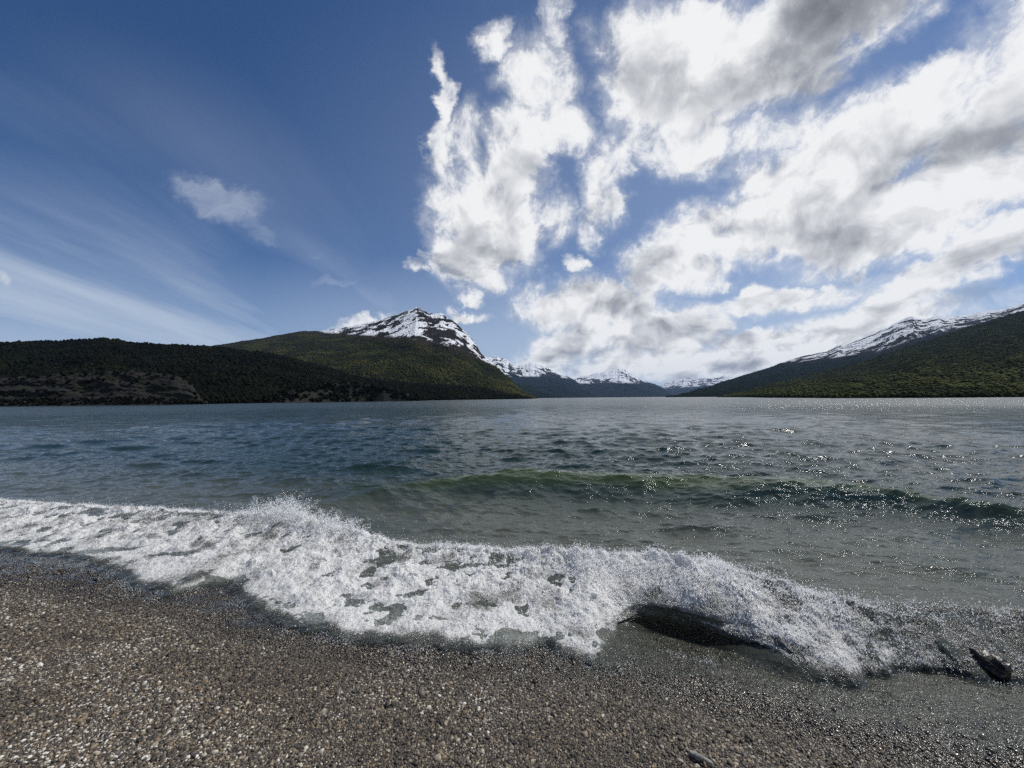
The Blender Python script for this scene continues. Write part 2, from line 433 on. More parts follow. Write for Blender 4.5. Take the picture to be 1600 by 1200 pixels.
ridge = hill('mountain', M_RIDGE, [(1040, 621, 2500), (1060, 618, 2800), (1100, 606, 3200), (1150, 590, 3500), (1200, 575, 3700), (1235, 562, 3800), (1270, 553, 3900), (1292, 549, 3900), (1310, 540, 4000), (1318, 541, 4000), (1345, 530, 4000), (1362, 524, 4000), (1382, 514, 4000), (1405, 502, 4000),
     (1424, 493.5, 4000), (1434, 498, 4000), (1448, 499, 4000), (1466, 493, 4000), (1476, 497, 4000), (1495, 494, 4000), (1520, 491, 4000), (1535, 487, 4000), (1570, 483, 4000), (1600, 474, 4000), (1700, 445, 4000), (1900, 410, 4000)],
     [(1040, 1500), (1300, 1200), (1900, 900)], 1040, 1900, 620, 170, 0.85, 1.25, relief=5, relief_scale=0.004, ridge_rough=0.9, seed=41, snow=[(1040, 560), (1200, 563), (1232, 567), (1300, 559), (1370, 548), (1440, 525), (1500, 512), (1560, 496), (1600, 486), (1900, 430)], spur=0.22)
right_hill = hill('hill', M_RIGHT, [(1120, 621, 1300), (1155, 617, 1400), (1200, 603, 1500), (1260, 588, 1600), (1350, 564, 1700), (1420, 541, 1700), (1500, 516, 1700), (1560, 497, 1700), (1600, 485, 1700), (1700, 458, 1700), (2000, 400, 1700)],
     [(1120, 900), (1200, 420), (1300, 280), (1450, 235), (2000, 220)], 1120, 2000, 560, 170, 0.72, 1.35, relief=6, relief_scale=0.006, ridge_rough=1.0, seed=51, spur=0.2)
peak = hill('mountain', M_PEAK, [(200, 560, 1800), (330, 541, 2200), (400, 530, 2400), (430, 525, 2500), (470, 518, 2600), (510, 517, 2700), (540, 512, 2700), (580, 503, 2700), (610, 496, 2700), (634, 487, 2700), (644, 483.5, 2700), (650, 481, 2700), (656, 482, 2700), (664, 487, 2700), (676, 491, 2700),
     (688, 489.5, 2700), (693, 491, 2700), (698, 497, 2650), (708, 501, 2600), (716, 508, 2600), (724, 517, 2550), (736, 528, 2500), (745, 540, 2400), (752, 553, 2300), (768, 566, 2100), (786, 583, 1800), (800, 598, 1600), (812, 612, 1500), (826, 620.5, 1400), (840, 621.8, 1350)],
     [(200, 900), (600, 900), (840, 1150)], 200, 840, 620, 220, 0.62, 1.3, relief=9, relief_scale=0.0045, ridge_rough=0.7, seed=61, snow=[(200, 480), (480, 512), (510, 520), (560, 523), (600, 525), (650, 528), (690, 536), (720, 545), (752, 562), (840, 600)], spur=0.12, relief_top=2.0)
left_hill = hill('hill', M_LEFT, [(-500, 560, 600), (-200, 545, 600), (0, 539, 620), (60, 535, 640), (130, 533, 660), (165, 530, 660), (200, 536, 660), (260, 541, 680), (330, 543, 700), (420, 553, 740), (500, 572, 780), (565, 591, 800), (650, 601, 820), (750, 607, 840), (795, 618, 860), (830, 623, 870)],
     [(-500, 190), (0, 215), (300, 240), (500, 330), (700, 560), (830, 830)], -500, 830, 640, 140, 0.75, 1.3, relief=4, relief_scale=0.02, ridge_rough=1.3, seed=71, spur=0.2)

# the bare rock faces at the water's edge under the left wood
def rock_material():
    m, T = new_mat('ledge_rock')
    pos = T.add('ShaderNodeNewGeometry').outputs['Position']
    st = T.v('MULTIPLY', pos, (0.10, 0.10, 0.75))
    n = T.noise(st, 1.2, 7.0, 0.68, 0.7)
    b = T.noise(pos, 0.12, 4.0, 0.6)
    c = T.ramp(n, [(0.40, (0.012, 0.011, 0.010)), (0.55, (0.010, 0.010, 0.0095)), (0.70, (0.038, 0.036, 0.034))])
    c = T.mix(T.ss(b, 0.50, 0.60), c, (0.012, 0.015, 0.008))
    T.l.new(pri(T, base=c, rough=0.9, spec=0.2, normal=bump(T, n, 1.0, 1.2)), T.out.inputs[0])
    return m
M_ROCK = rock_material()
ledge_big = hill('rocky_shore', M_ROCK, [(-120, 600, 238), (-40, 594, 236), (20, 590, 236), (80, 586, 240), (130, 583, 244), (190, 580, 246), (240, 582, 250), (280, 589, 252), (300, 601, 252), (312, 617, 250), (325, 632, 246)],
     [(-120, 200), (325, 233)], -120, 325, 320, 70, 0.8, 0.9, relief=5, relief_scale=0.09, ridge_rough=1.6, seed=81, back=0.6, spur=0.5)
ledge_small = hill('rocky_shore', M_ROCK, [(425, 630, 300), (440, 612, 312), (480, 604, 330), (540, 597, 350), (570, 600, 360), (600, 608, 370), (640, 615, 400), (668, 628, 420)],
     [(425, 280), (668, 410)], 425, 668, 180, 50, 0.8, 0.9, relief=4, relief_scale=0.07, ridge_rough=1.6, seed=91, back=0.5, spur=0.5)

# ---------------------------------------------------------------- the woods: every crown a ragged clump of leaf facets
def crown_shapes(n=6):
    out = []
    v0, f0 = ico(1)
    for k in range(n):
        r = np.random.default_rng(100 + k)
        vs = []; fs = []; off = 0
        for j in range(3):
            s = r.uniform(0.35, 0.62)
            c = np.array([r.uniform(-.35, .35), r.uniform(-.35, .35), 0.45 + 0.28 * j])
            v = v0 * (1 + r.uniform(-.42, .42, (len(v0), 1))) * s * np.array([1, 1, 0.9]) + c
            if j: v = v[:]; 
            vs.append(v); fs.append(f0 + off); off += len(v)
        out.append((np.concatenate(vs), np.concatenate(fs)))
    return out
CROWNS = crown_shapes()

def wood(name, patches, mat, seed, patch=0.02, jitter=0.2, squat=1.0):
    r = np.random.default_rng(seed)
    V = []; F = []; Tn = []; off = 0
    for (H_, count, s0, s1, tmin, tmax, pxa, pxb, bias) in patches:
        P = H_['P']; nrow = H_['nrow']; ncol = P.shape[1]; px = H_['px']
        c = np.interp(r.uniform(pxa, pxb, count), px, np.arange(ncol))
        tr = tmin + (tmax - tmin) * r.random(count) ** bias
        rr = 1 + np.clip(tr, 0, 1) * (nrow - 1)
        c0 = np.clip(c.astype(int), 0, ncol - 2); r0 = np.clip(rr.astype(int), 1, nrow - 1)
        fc = (c - c0)[:, None]; fr = (rr - r0)[:, None]
        p = (P[r0, c0] * (1 - fc) + P[r0, c0 + 1] * fc) * (1 - fr) + (P[r0 + 1, c0] * (1 - fc) + P[r0 + 1, c0 + 1] * fc) * fr
        keep = (p[:, 2] > 0.2) & (H_['snow'][r0, c0] + r.normal(0, 0.15, count) < -0.28)
        p = p[keep]
        clump = fbm(p[:, 0] * patch, p[:, 1] * patch, 5, seed=seed)
        sz = r.uniform(s0, s1, len(p)) * (1 + 0.35 * clump)
        tone = np.clip(0.5 + 0.9 * clump + r.normal(0, jitter, len(p)), 0, 1)
        ang = r.uniform(0, 2 * np.pi, len(p)); var = r.integers(0, len(CROWNS), len(p)); tall = r.uniform(0.8, 1.5, len(p)) * squat
        for k, (cv, cf) in enumerate(CROWNS):
            idx = np.nonzero(var == k)[0]
            if not len(idx): continue
            ca = np.cos(ang[idx])[:, None]; sa = np.sin(ang[idx])[:, None]
            x = cv[None, :, 0] * ca - cv[None, :, 1] * sa; y = cv[None, :, 0] * sa + cv[None, :, 1] * ca
            z = np.broadcast_to(cv[None, :, 2], x.shape) * tall[idx][:, None] - 0.25
            q = np.stack([x, y, z], -1) * sz[idx][:, None, None] + p[idx][:, None, :]
            V.append(q.reshape(-1, 3)); n = len(cv)
            F.append((cf[None] + (np.arange(len(idx)) * n)[:, None, None]).reshape(-1, 3) + off)
            Tn.append(np.repeat(tone[idx], n)); off += len(idx) * n
    o = mesh_from(name, np.concatenate(V), np.concatenate(F), mat, False, {'tone': ('POINT', np.concatenate(Tn))})
    return o

def leaf_material(name, stops):
    m, T = new_mat(name)
    pos = T.add('ShaderNodeNewGeometry').outputs['Position']
    f = T.m('ADD', T.m('MULTIPLY', T.attr('tone'), 0.8), T.m('MULTIPLY', T.noise(pos, 0.9, 2.0), 0.25))
    c = T.ramp(f, stops)
    T.l.new(pri(T, base=c, rough=0.9, spec=0.05), T.out.inputs[0])
    return m
M_LEAF_L = leaf_material('shade_painted_leaves', [(0.1, (0.0018, 0.0026, 0.0014)), (0.5, (0.0032, 0.0046, 0.0022)), (0.9, (0.0075, 0.0100, 0.0040))])  # evergreen leaves, near black to carry cloud shade in their colour
M_LEAF_R = leaf_material('olive_leaves', [(0.1, (0.013, 0.019, 0.006)), (0.5, (0.031, 0.040, 0.011)), (0.9, (0.074, 0.077, 0.020))])
M_LEAF_P = leaf_material('mountain_leaves', [(0.1, (0.010, 0.014, 0.005)), (0.5, (0.028, 0.033, 0.009)), (0.9, (0.066, 0.064, 0.017))])

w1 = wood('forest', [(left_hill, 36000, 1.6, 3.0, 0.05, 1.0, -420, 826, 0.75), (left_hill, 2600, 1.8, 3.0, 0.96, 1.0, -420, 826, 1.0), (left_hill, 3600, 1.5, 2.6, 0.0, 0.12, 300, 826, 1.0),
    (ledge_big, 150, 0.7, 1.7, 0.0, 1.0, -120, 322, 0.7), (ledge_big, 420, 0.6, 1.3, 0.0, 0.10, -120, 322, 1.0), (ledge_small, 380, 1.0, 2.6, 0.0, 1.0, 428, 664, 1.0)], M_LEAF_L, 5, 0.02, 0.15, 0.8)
tag(w1, 'evergreen wood in painted cloud shade covering the low hill beyond the left shore', 'forest', kind='stuff')
w2 = wood('forest', [(right_hill, 42000, 1.7, 3.2, 0.02, 0.85, 1130, 1980, 0.8), (right_hill, 3500, 1.5, 2.6, 0.0, 0.06, 1180, 1980, 1.0), (right_hill, 3000, 3, 5, 0.8, 1.0, 1150, 1980, 1.0)], M_LEAF_R, 6, 0.016, 0.11, 0.66)
tag(w2, 'olive green wood covering the long slope beyond the right shore', 'forest', kind='stuff')
w3 = wood('forest', [(peak, 40000, 3.0, 5.5, 0.0, 0.9, 300, 834, 0.8)], M_LEAF_P, 8, 0.007, 0.08, 0.62)
tag(w3, 'sunlit olive wood on the flank below the snowy peak', 'forest', kind='stuff')

# ---------------------------------------------------------------- the shore: tables along the beach, read off at their own heights
def shore_table(pts, shift=0):            # (px, py, height) -> arrays of X, Y, height
    p = np.array(pts, float)
    X, Y = ground(p[:, 0], p[:, 1] + shift, p[:, 2])
    o = np.argsort(X)
    return X[o], Y[o], p[o, 2]

CREST = shore_table([(-200, 772, .12), (0, 785, .14), (90, 790, .18), (180, 795, .20), (270, 799, .20), (340, 803, .24), (400, 806, .30), (450, 808, .32), (500, 822, .27), (545, 836, .22), (600, 850, .20),
    (660, 856, .20), (720, 858, .22), (800, 866, .24), (860, 868, .26), (900, 872, .29), (960, 872, .32), (1020, 874, .34), (1080, 884, .35), (1110, 884, .36), (1160, 896, .34), (1230, 918, .30), (1300, 938, .26), (1380, 952, .20), (1470, 956, .15), (1560, 962, .12), (1800, 985, .10)])
FRONT = shore_table([(-200, 835, .03), (0, 850, .03), (100, 858, .03), (160, 880, .03), (210, 915, .03), (255, 930, .03), (300, 912, .03), (350, 902, .03), (385, 945, .03), (430, 975, .03), (490, 988, .03), (550, 1004, .03), (620, 1008, .03), (680, 1003, .03), (740, 1013, .03), (800, 1006, .03),
    (850, 1003, .03), (900, 1022, .03), (945, 1036, .03), (985, 1012, .03), (1060, 1006, .03), (1140, 1010, .03), (1190, 1026, .03), (1270, 1046, .03), (1340, 1056, .03), (1390, 1030, .03), (1430, 1012, .03), (1490, 1022, .03), (1540, 1040, .03), (1620, 1040, .03), (1800, 1060, .03)], 8)
FILM = shore_table([(-200, 890, .03), (0, 906, .03), (120, 918, .03), (200, 936, .03), (260, 940, .03), (320, 950, .03), (380, 982, .03), (470, 998, .03), (560, 1012, .03), (740, 1022, .03), (860, 1030, .03), (950, 1050, .03), (1040, 1058, .03), (1120, 1075, .03), (1200, 1105, .03), (1300, 1128, .03), (1400, 1150, .03), (1500, 1172, .03), (1600, 1190, .03), (1800, 1230, .03)])
SWELL = shore_table([(380, 792, .0), (520, 775, .10), (620, 757, .19), (720, 748, .24), (820, 745, .26), (940, 742, .27), (1050, 742, .29), (1150, 746, .29), (1250, 750, .27), (1350, 758, .25), (1450, 772, .22), (1550, 788, .19), (1650, 804, .16), (1800, 830, .1)])
def along(tb, x, k=1): return np.interp(x, tb[0], tb[k])

def front_base(x): return along(FRONT, x) + 0.10 * fbm(x * 2.0, x * 0 + 5.1, 2, seed=14)
def front_jit(x): return 0.09 * fbm(x * 6, x * 0 + 1.7, 4, seed=15)
def front_y(x): return front_base(x) + front_jit(x)
def still_line(x): return 3.25 - 0.29 * x
def beach_z(x, y):
    n = (still_line(x) - y) / 1.04
    z = np.where(n > 0, 0.115 * n, 0.15 * n)
    z = np.maximum(z, -2.5) if np.isscalar(z) else np.clip(z, -2.5, 0.75)
    z = z + 0.018 * fbm(x * 0.9, y * 1.6, 3, seed=7) + 0.006 * fbm(x * 5, y * 7, 2, seed=8)
    return z

# wind chop on the lake: a sum of travelling waves, mostly running to the beach
def make_spectrum(n=96, seed=4):
    r = np.random.default_rng(seed)
    lam = np.geomspace(0.10, 5.5, n) * r.uniform(0.93, 1.07, n)
    th = math.radians(-97) + r.normal(0, math.radians(33), n)
    steep = 0.048 * np.where(lam > 1.6, 0.36, 1.0)
    return lam, th, steep * lam / (2 * np.pi), r.uniform(0, 2 * np.pi, n)
SPEC = make_spectrum()

def chop(x, y, spacing, calm):
    dx = np.zeros_like(x); dy = np.zeros_like(x); dz = np.zeros_like(x)
    gust = 1.0 + 0.45 * fbm(x * 0.05, y * 0.09, 3, seed=12)
    for lam, th, a, ph in zip(*SPEC):
        k = 2 * np.pi / lam
        w = sstep(lam / spacing, 1.6, 3.5)
        if not np.any(w > 0): continue
        cx, cy = math.cos(th), math.sin(th)
        p = k * (x * cx + y * cy) + ph
        amp = a * w * gust * (calm if lam > 0.5 else 0.34 + 0.66 * calm)
        dz += amp * np.sin(p); c = np.cos(p) * amp * 0.85
        dx += c * cx; dy += c * cy
    return dx, dy, dz

def water_height(x, y):
    """mean surface (no chop) and what belongs to the breaker"""
    yc, hc = along(CREST, x), along(CREST, x, 2)
    yf, yw = front_y(x), along(FILM, x)
    zb = beach_z(x, y)
    t = y - yc
    back = hc * np.exp(-(np.maximum(t, 0) / 0.42) ** 1.4)
    back = back - 0.05 * np.exp(-((t - 0.9) / 0.5) ** 2)
    s = np.clip((y - yf) / np.maximum(yc - yf, 0.05), 0, 1)
    front = (zb + 0.012) * (1 - s) + hc * s ** 0.85
    px_like = s_curl(x)
    steep = np.where(t < -0.24, zb + 0.012, (zb + 0.012) + (hc - 0.05 - zb) * sstep(t, -0.25, -0.02))
    front = front * (1 - px_like) + steep * px_like
    film = zb + 0.003 + (0.008 + 0.010 * sstep(x, 0.4, 1.6)) * sstep(y - yw, 0.0, 0.6)
    z = np.where(t >= 0, back, np.where(y >= yf, np.maximum(front, zb + 0.012), film))
    z = np.where(y < yw, zb - 0.05 * sstep(yw - y, 0, 0.12) + 0.004, z)
    # the second swell behind
    ys, hs = along(SWELL, x), along(SWELL, x, 2)
    u = y - ys
    wob = 0.12 * fbm(x * 0.8, y * 0 + 3.3, 3, seed=44)
    u = u + wob
    sw = hs * np.where(u < 0, np.exp(-(u / 0.62) ** 2), np.exp(-(u / 1.1) ** 2)) - 0.35 * hs * np.exp(-((u + 1.5) / 0.9) ** 2)
    sw = sw * sstep(t, 0.2, 1.0) * sstep(x, SWELL[0][0], SWELL[0][0] + 2.0)
    return z + sw, zb, t

CURL0, CURL1 = (lambda q: (q[0][0], q[0][1]))(ground(np.array([965., 1165.]), np.array([930., 960.]), np.array([.2, .2])))
def s_curl(x, s=None):
    if s is not None: x = x + 0.16 * fbm(x * 3.0, s * 4.5, 4, seed=20)
    x = x + 0.10 * fbm(x * 5, x * 0 + 0.5, 4, seed=19)
    return sstep(x, CURL0 - 0.45, CURL0 + 0.45) * (1 - sstep(x, CURL1 - 0.35, CURL1 + 0.45))

# ---------------------------------------------------------------- materials of water, foam and gravel
def water_nodes(T, foamy=False):
    pos = T.add('ShaderNodeNewGeometry').outputs['Position']
    dist = T.v('LENGTH', pos)
    mp = T.add('ShaderNodeMapping', {'Vector': pos}); mp.inputs['Rotation'].default_value = (0, 0, 0.12); mp.inputs['Scale'].default_value = (0.62, 1.0, 1.0)
    r1 = T.noise(mp.outputs[0], 7.0, 3.0, 0.6, 0.5)
    r2 = T.noise(mp.outputs[0], 26.0, 3.0, 0.6, 0.4)
    mp2 = T.add('ShaderNodeMapping', {'Vector': pos}); mp2.inputs['Rotation'].default_value = (0, 0, -0.1); mp2.inputs['Scale'].default_value = (0.30, 1.0, 1.0)
    r3 = T.noise(mp2.outputs[0], 0.55, 5.0, 0.62, 0.5)
    near = T.ss(dist, 4.0, 16.0, 1.0, 0.0, 'LINEAR')
    mid = T.ss(dist, 6.0, 60.0, 1.0, 0.25, 'LINEAR')
    far = T.ss(dist, 20.0, 80.0, 0.0, 1.0, 'LINEAR')
    h = T.m('ADD', T.m('MULTIPLY', T.m('MULTIPLY', r1, 0.036), mid), T.m('MULTIPLY', T.m('MULTIPLY', r2, 0.011), near))
    h = T.m('ADD', h, T.m('MULTIPLY', T.m('MULTIPLY', r3, 0.58), far))
    nrm = bump(T, h, 1.0, 1.0)
    thick_shade = T.attr('thick_shade')
    deep = T.ss(thick_shade, 0.25, 1.1)
    body = T.mix(deep, (0.072, 0.080, 0.066), (0.014, 0.029, 0.027))
    body = T.mix(T.ss(T.attr('crest'), 0.05, 0.26), body, (0.042, 0.060, 0.029))
    opa = T.m('SUBTRACT', 1.0, T.m('POWER', 2.718, T.m('MULTIPLY', thick_shade, -8.0)))
    dif = T.add('ShaderNodeBsdfDiffuse', {'Color': body, 'Normal': nrm}).outputs[0]
    tra = T.add('ShaderNodeBsdfTransparent', {'Color': (0.86, 0.90, 0.88, 1)}).outputs[0]
    mix1 = T.add('ShaderNodeMixShader', {0: opa, 1: tra, 2: dif}).outputs[0]
    glo = T.add('ShaderNodeBsdfGlossy', {'Color': (1, 1, 1, 1), 'Roughness': T.ss(dist, 5.0, 120.0, 0.035, 0.18, 'LINEAR'), 'Normal': nrm}).outputs[0]
    fr = T.add('ShaderNodeFresnel', {'IOR': 1.333, 'Normal': nrm}).outputs[0]
    fr = T.m('MINIMUM', fr, T.ss(dist, 8.0, 60.0, 0.75, 0.45, 'LINEAR'))   # unresolved wave faces turn towards the eye far out
    return T.add('ShaderNodeMixShader', {0: fr, 1: mix1, 2: glo}).outputs[0], pos

def make_water():
    m, T = new_mat('lake_water')
    sh, _ = water_nodes(T)
    T.l.new(sh, T.out.inputs[0])
    return m
M_WATER = make_water()

def make_foam():
    m, T = new_mat('white_water')
    wat, pos = water_nodes(T)
    cov = T.attr('cov')
    edge = T.attr('edge')
    f1 = T.noise(pos, 9.0, 5.0, 0.66, 0.8)
    f2 = T.noise(pos, 42.0, 4.0, 0.66, 0.6)
    v1 = T.add('ShaderNodeTexVoronoi', {'Vector': T.v('ADD', pos, T.v('SCALE', T.add('ShaderNodeTexNoise', {'Vector': pos, 'Scale': 14.0, 'Detail': 3.0}).outputs['Color'], scale=0.05)), 'Scale': 46.0}, feature='DISTANCE_TO_EDGE').outputs[0]
    lace = T.ss(v1, 0.0, 0.22, 1.0, 0.0)
    f = T.m('ADD', T.m('ADD', T.m('MULTIPLY', f1, 1.1), T.m('MULTIPLY', f2, 0.75)), T.m('MULTIPLY', lace, 0.36))
    f = T.m('ADD', f, T.m('MULTIPLY', T.m('SUBTRACT', cov, 0.5), 1.7))
    mask = T.ss(T.m('ADD', f, 0.45), 0.78, 1.10)
    f3 = T.noise(pos, 95.0, 3.0, 0.7, 0.3)
    mask = T.m('MULTIPLY', mask, T.ss(T.m('ADD', cov, T.m('MULTIPLY', T.m('SUBTRACT', T.m('ADD', f2, f3), 1.0), 1.3)), 0.10, 0.27))
    h = T.m('ADD', T.m('ADD', T.m('MULTIPLY', f1, 0.024), T.m('MULTIPLY', f2, 0.013)), T.m('MULTIPLY', f3, 0.006))
    nrm = bump(T, h, 1.0, 1.0)
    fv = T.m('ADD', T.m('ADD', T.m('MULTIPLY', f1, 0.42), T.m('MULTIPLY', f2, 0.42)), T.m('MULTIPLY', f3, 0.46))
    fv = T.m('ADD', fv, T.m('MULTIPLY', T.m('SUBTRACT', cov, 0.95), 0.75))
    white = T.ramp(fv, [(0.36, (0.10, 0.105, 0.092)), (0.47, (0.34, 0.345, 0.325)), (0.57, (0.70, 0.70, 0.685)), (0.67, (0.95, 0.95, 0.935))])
    d = T.add('ShaderNodeBsdfDiffuse', {'Color': white, 'Normal': nrm}).outputs[0]
    tl = T.add('ShaderNodeBsdfTranslucent', {'Color': white, 'Normal': nrm}).outputs[0]
    g = T.add('ShaderNodeBsdfGlossy', {'Color': (1, 1, 1, 1), 'Roughness': 0.22, 'Normal': nrm}).outputs[0]
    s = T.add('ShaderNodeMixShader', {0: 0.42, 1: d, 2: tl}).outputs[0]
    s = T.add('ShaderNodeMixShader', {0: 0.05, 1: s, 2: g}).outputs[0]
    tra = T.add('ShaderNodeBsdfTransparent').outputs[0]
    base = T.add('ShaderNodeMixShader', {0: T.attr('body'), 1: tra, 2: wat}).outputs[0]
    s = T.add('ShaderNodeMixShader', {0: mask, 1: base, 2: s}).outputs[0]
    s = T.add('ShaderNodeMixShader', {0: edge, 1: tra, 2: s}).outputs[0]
    T.l.new(s, T.out.inputs[0])
    return m
M_FOAM = make_foam()

def make_drop():
    m, T = new_mat('spray_drops')
    tone = T.attr('tone')
    c = T.ramp(tone, [(0.0, (0.60, 0.62, 0.62)), (0.45, (0.90, 0.91, 0.92)), (1.0, (0.98, 0.98, 0.98))])
    d = T.add('ShaderNodeBsdfDiffuse', {'Color': c}).outputs[0]
    tl = T.add('ShaderNodeBsdfTranslucent', {'Color': c}).outputs[0]
    g = T.add('ShaderNodeBsdfGlossy', {'Color': (1, 1, 1, 1), 'Roughness': 0.12}).outputs[0]
    s = T.add('ShaderNodeMixShader', {0: 0.45, 1: d, 2: tl}).outputs[0]
    s = T.add('ShaderNodeMixShader', {0: 0.12, 1: s, 2: g}).outputs[0]
    T.l.new(s, T.out.inputs[0])
    return m
M_DROP = make_drop()

STONES = [(0.0, (0.0158, 0.0124, 0.0102)), (0.26, (0.0384, 0.0305, 0.0229)), (0.48, (0.0859, 0.0678, 0.048)), (0.58, (0.0655, 0.0599, 0.0537)), (0.7, (0.1921, 0.1333, 0.071)), (0.82, (0.1751, 0.1525, 0.1201)), (0.92, (0.3052, 0.2542, 0.1831)), (0.98, (0.4747, 0.4294, 0.3546)), (1.0, (0.6, 0.5876, 0.5377))]
def make_pebble():
    m, T = new_mat('pebble_stone')
    pos = T.add('ShaderNodeNewGeometry').outputs['Position']
    tone = T.attr('tone', 'INSTANCER'); wet = T.attr('wet', 'INSTANCER')
    c = T.ramp(T.m('ADD', tone, T.m('MULTIPLY', T.m('SUBTRACT', T.noise(pos, 160.0, 2.0, 0.6), 0.5), 0.10)), STONES)
    c = T.mix(T.m('MULTIPLY', wet, 0.5), c, (0, 0, 0))
    T.l.new(pri(T, base=c, rough=T.ss(wet, 0.0, 1.0, 0.62, 0.23), spec=0.5), T.out.inputs[0])
    return m
def make_bed():
    m, T = new_mat('gravel_bed')
    pos = T.add('ShaderNodeNewGeometry').outputs['Position']
    v = T.add('ShaderNodeTexVoronoi', {'Vector': pos, 'Scale': 75.0})
    c = T.ramp(T.sep(v.outputs['Color'])[0], [(p, tuple(x * 0.8 for x in q)) for p, q in STONES])
    c = T.mix(T.ss(v.outputs['Distance'], 0.2, 0.8, 0.0, 0.85), c, (0.008, 0.008, 0.007))
    n = T.noise(pos, 1.3, 4.0)
    c = T.mix(T.ss(n, 0.35, 0.7, 0.0, 0.4), c, (0.03, 0.028, 0.022))
    nrm = bump(T, T.m('MULTIPLY', v.outputs['Distance'], -1.0), 0.8, 0.008)
    T.l.new(pri(T, base=c, rough=0.5, spec=0.4, normal=nrm), T.out.inputs[0])
    return m
M_PEBBLE, M_BED = make_pebble(), make_bed()

# ---------------------------------------------------------------- beach and lake bed: one ground sheet
def build_ground():
    xs = np.concatenate([np.linspace(-60, -14, 60)[:-1], np.linspace(-14, 9, 470)[:-1], np.linspace(9, 60, 60)])
    ys = np.concatenate([np.linspace(-30, 0.4, 40)[:-1], np.linspace(0.4, 9, 280)[:-1], np.geomspace(9, 60, 40)])
    X, Y = np.meshgrid(xs, ys)
    Z = beach_z(X, Y)
    o = mesh_from('beach', np.stack([X, Y, Z], -1).reshape(-1, 3), grid_faces(len(ys), len(xs)), M_BED)
    tag(o, kind='structure')
    e = 23000.0
    b = mesh_from('lake_bed', np.array([(-e, -e, -9), (e, -e, -9), (e, e, -9), (-e, e, -9)], float), np.array([[0, 1, 2, 3]]), M_BED)
    tag(b, kind='structure')
build_ground()

# ---------------------------------------------------------------- the lake
def build_lake():
    dr = []; r = 1.5
    while r < 23000:
        dr.append(r)
        r += max(min(r * r / 3600.0, 0.016 * r), 0.011)
    R = np.array(dr)
    th = np.concatenate([np.radians(np.linspace(-88, -60, 60))[:-1], np.radians(np.linspace(-60, 60, 1350)), np.radians(np.linspace(60, 88, 60))[1:]])
    RR, TH = np.meshgrid(R, th, indexing='ij')
    X = RR * np.sin(TH); Y = RR * np.cos(TH)
    z, zb, t = water_height(X, Y)
    dR = np.gradient(R)[:, None] * np.ones_like(X)
    spacing = np.maximum(dR, RR * math.radians(120) / 1350)
    calm = sstep(t, 0.3, 3.2) * 0.62 + 0.26 * sstep(t, 0.05, 0.5) + 0.12 * sstep(t, -0.05, 0.1)
    sel = R < 500
    dx = np.zeros_like(X); dy = np.zeros_like(X); dz = np.zeros_like(X)
    dx[sel], dy[sel], dz[sel] = chop(X[sel], Y[sel], spacing[sel], calm[sel])
    crest = np.clip(z + 0 * dz, 0, 1) * sstep(t, 0.6, 1.4)
    P = np.stack([X + dx, Y + dy, z + dz], -1)
    thick_shade = np.where(t > 0, np.maximum(z + dz - zb, 0.0), np.maximum(z - zb, 0))
    thick_shade = np.where(Y > 30, 5.0, thick_shade)
    thick_shade = thick_shade + 0.3 * s_curl(X) * np.exp(-((t + 0.16) / 0.16) ** 2)  # added thickness paints shade into the water under the curling lip
    o = mesh_from('lake', P.reshape(-1, 3), grid_faces(len(R), len(th)), M_WATER, True, {'thick_shade': ('POINT', thick_shade.ravel()), 'crest': ('POINT', crest.ravel())})
    tag(o, kind='structure')
build_lake()

# ---------------------------------------------------------------- the breaking wave: a sheet that rises, curls over on the right and collapses in foam
def sheet_point(x, s):
    """x along the shore, s from 0 (behind the crest) to 1 (front edge)"""
    yc, hc, yf = along(CREST, x), along(CREST, x, 2), front_base(x)
    k = s_curl(x, s)
    y0 = yc + 0.24
    sc = 0.22                                        # share of s that lies behind the crest
    # collapsed section
    q = np.clip((s - sc) / (1 - sc), 0, 1)
    yA = np.where(s < sc, y0 + (yc - y0) * s / sc, yc + (yf - yc) * q + front_jit(x) * q ** 4)
    zbA = beach_z(x, yA)
    rise = np.exp(-((yA - yc) / 0.42) ** 2)
    zA = np.where(s < sc, hc * rise + 0.012, (zbA + 0.010) * q + hc * 0.96 * (1 - q ** 1.7))
    zA = np.maximum(zA, zbA + 0.010)
    # curling section: over the crest, out to the lip, back under it
    ctl_s = np.array([0, .12, .22, .34, .46, .55, .60, .68, .80, 1.0])
    ctl_y = np.array([.24, .10, .0, -.17, -.35, -.48, -.49, -.48, -.47, -.46])
    ctl_z = np.array([.72, .93, 1.0, .92, .66, .31, .24, .17, .06, -.08])
    yB = yc + np.interp(s, ctl_s, ctl_y) * (hc / 0.34)
    zB = np.interp(s, ctl_s, ctl_z) * hc + 0.006
    zB = np.maximum(zB, beach_z(x, yB) - 0.02 * sstep(s, 0.8, 1.0) + 0.002)
    return yA * (1 - k) + yB * k, zA * (1 - k) + zB * k, k

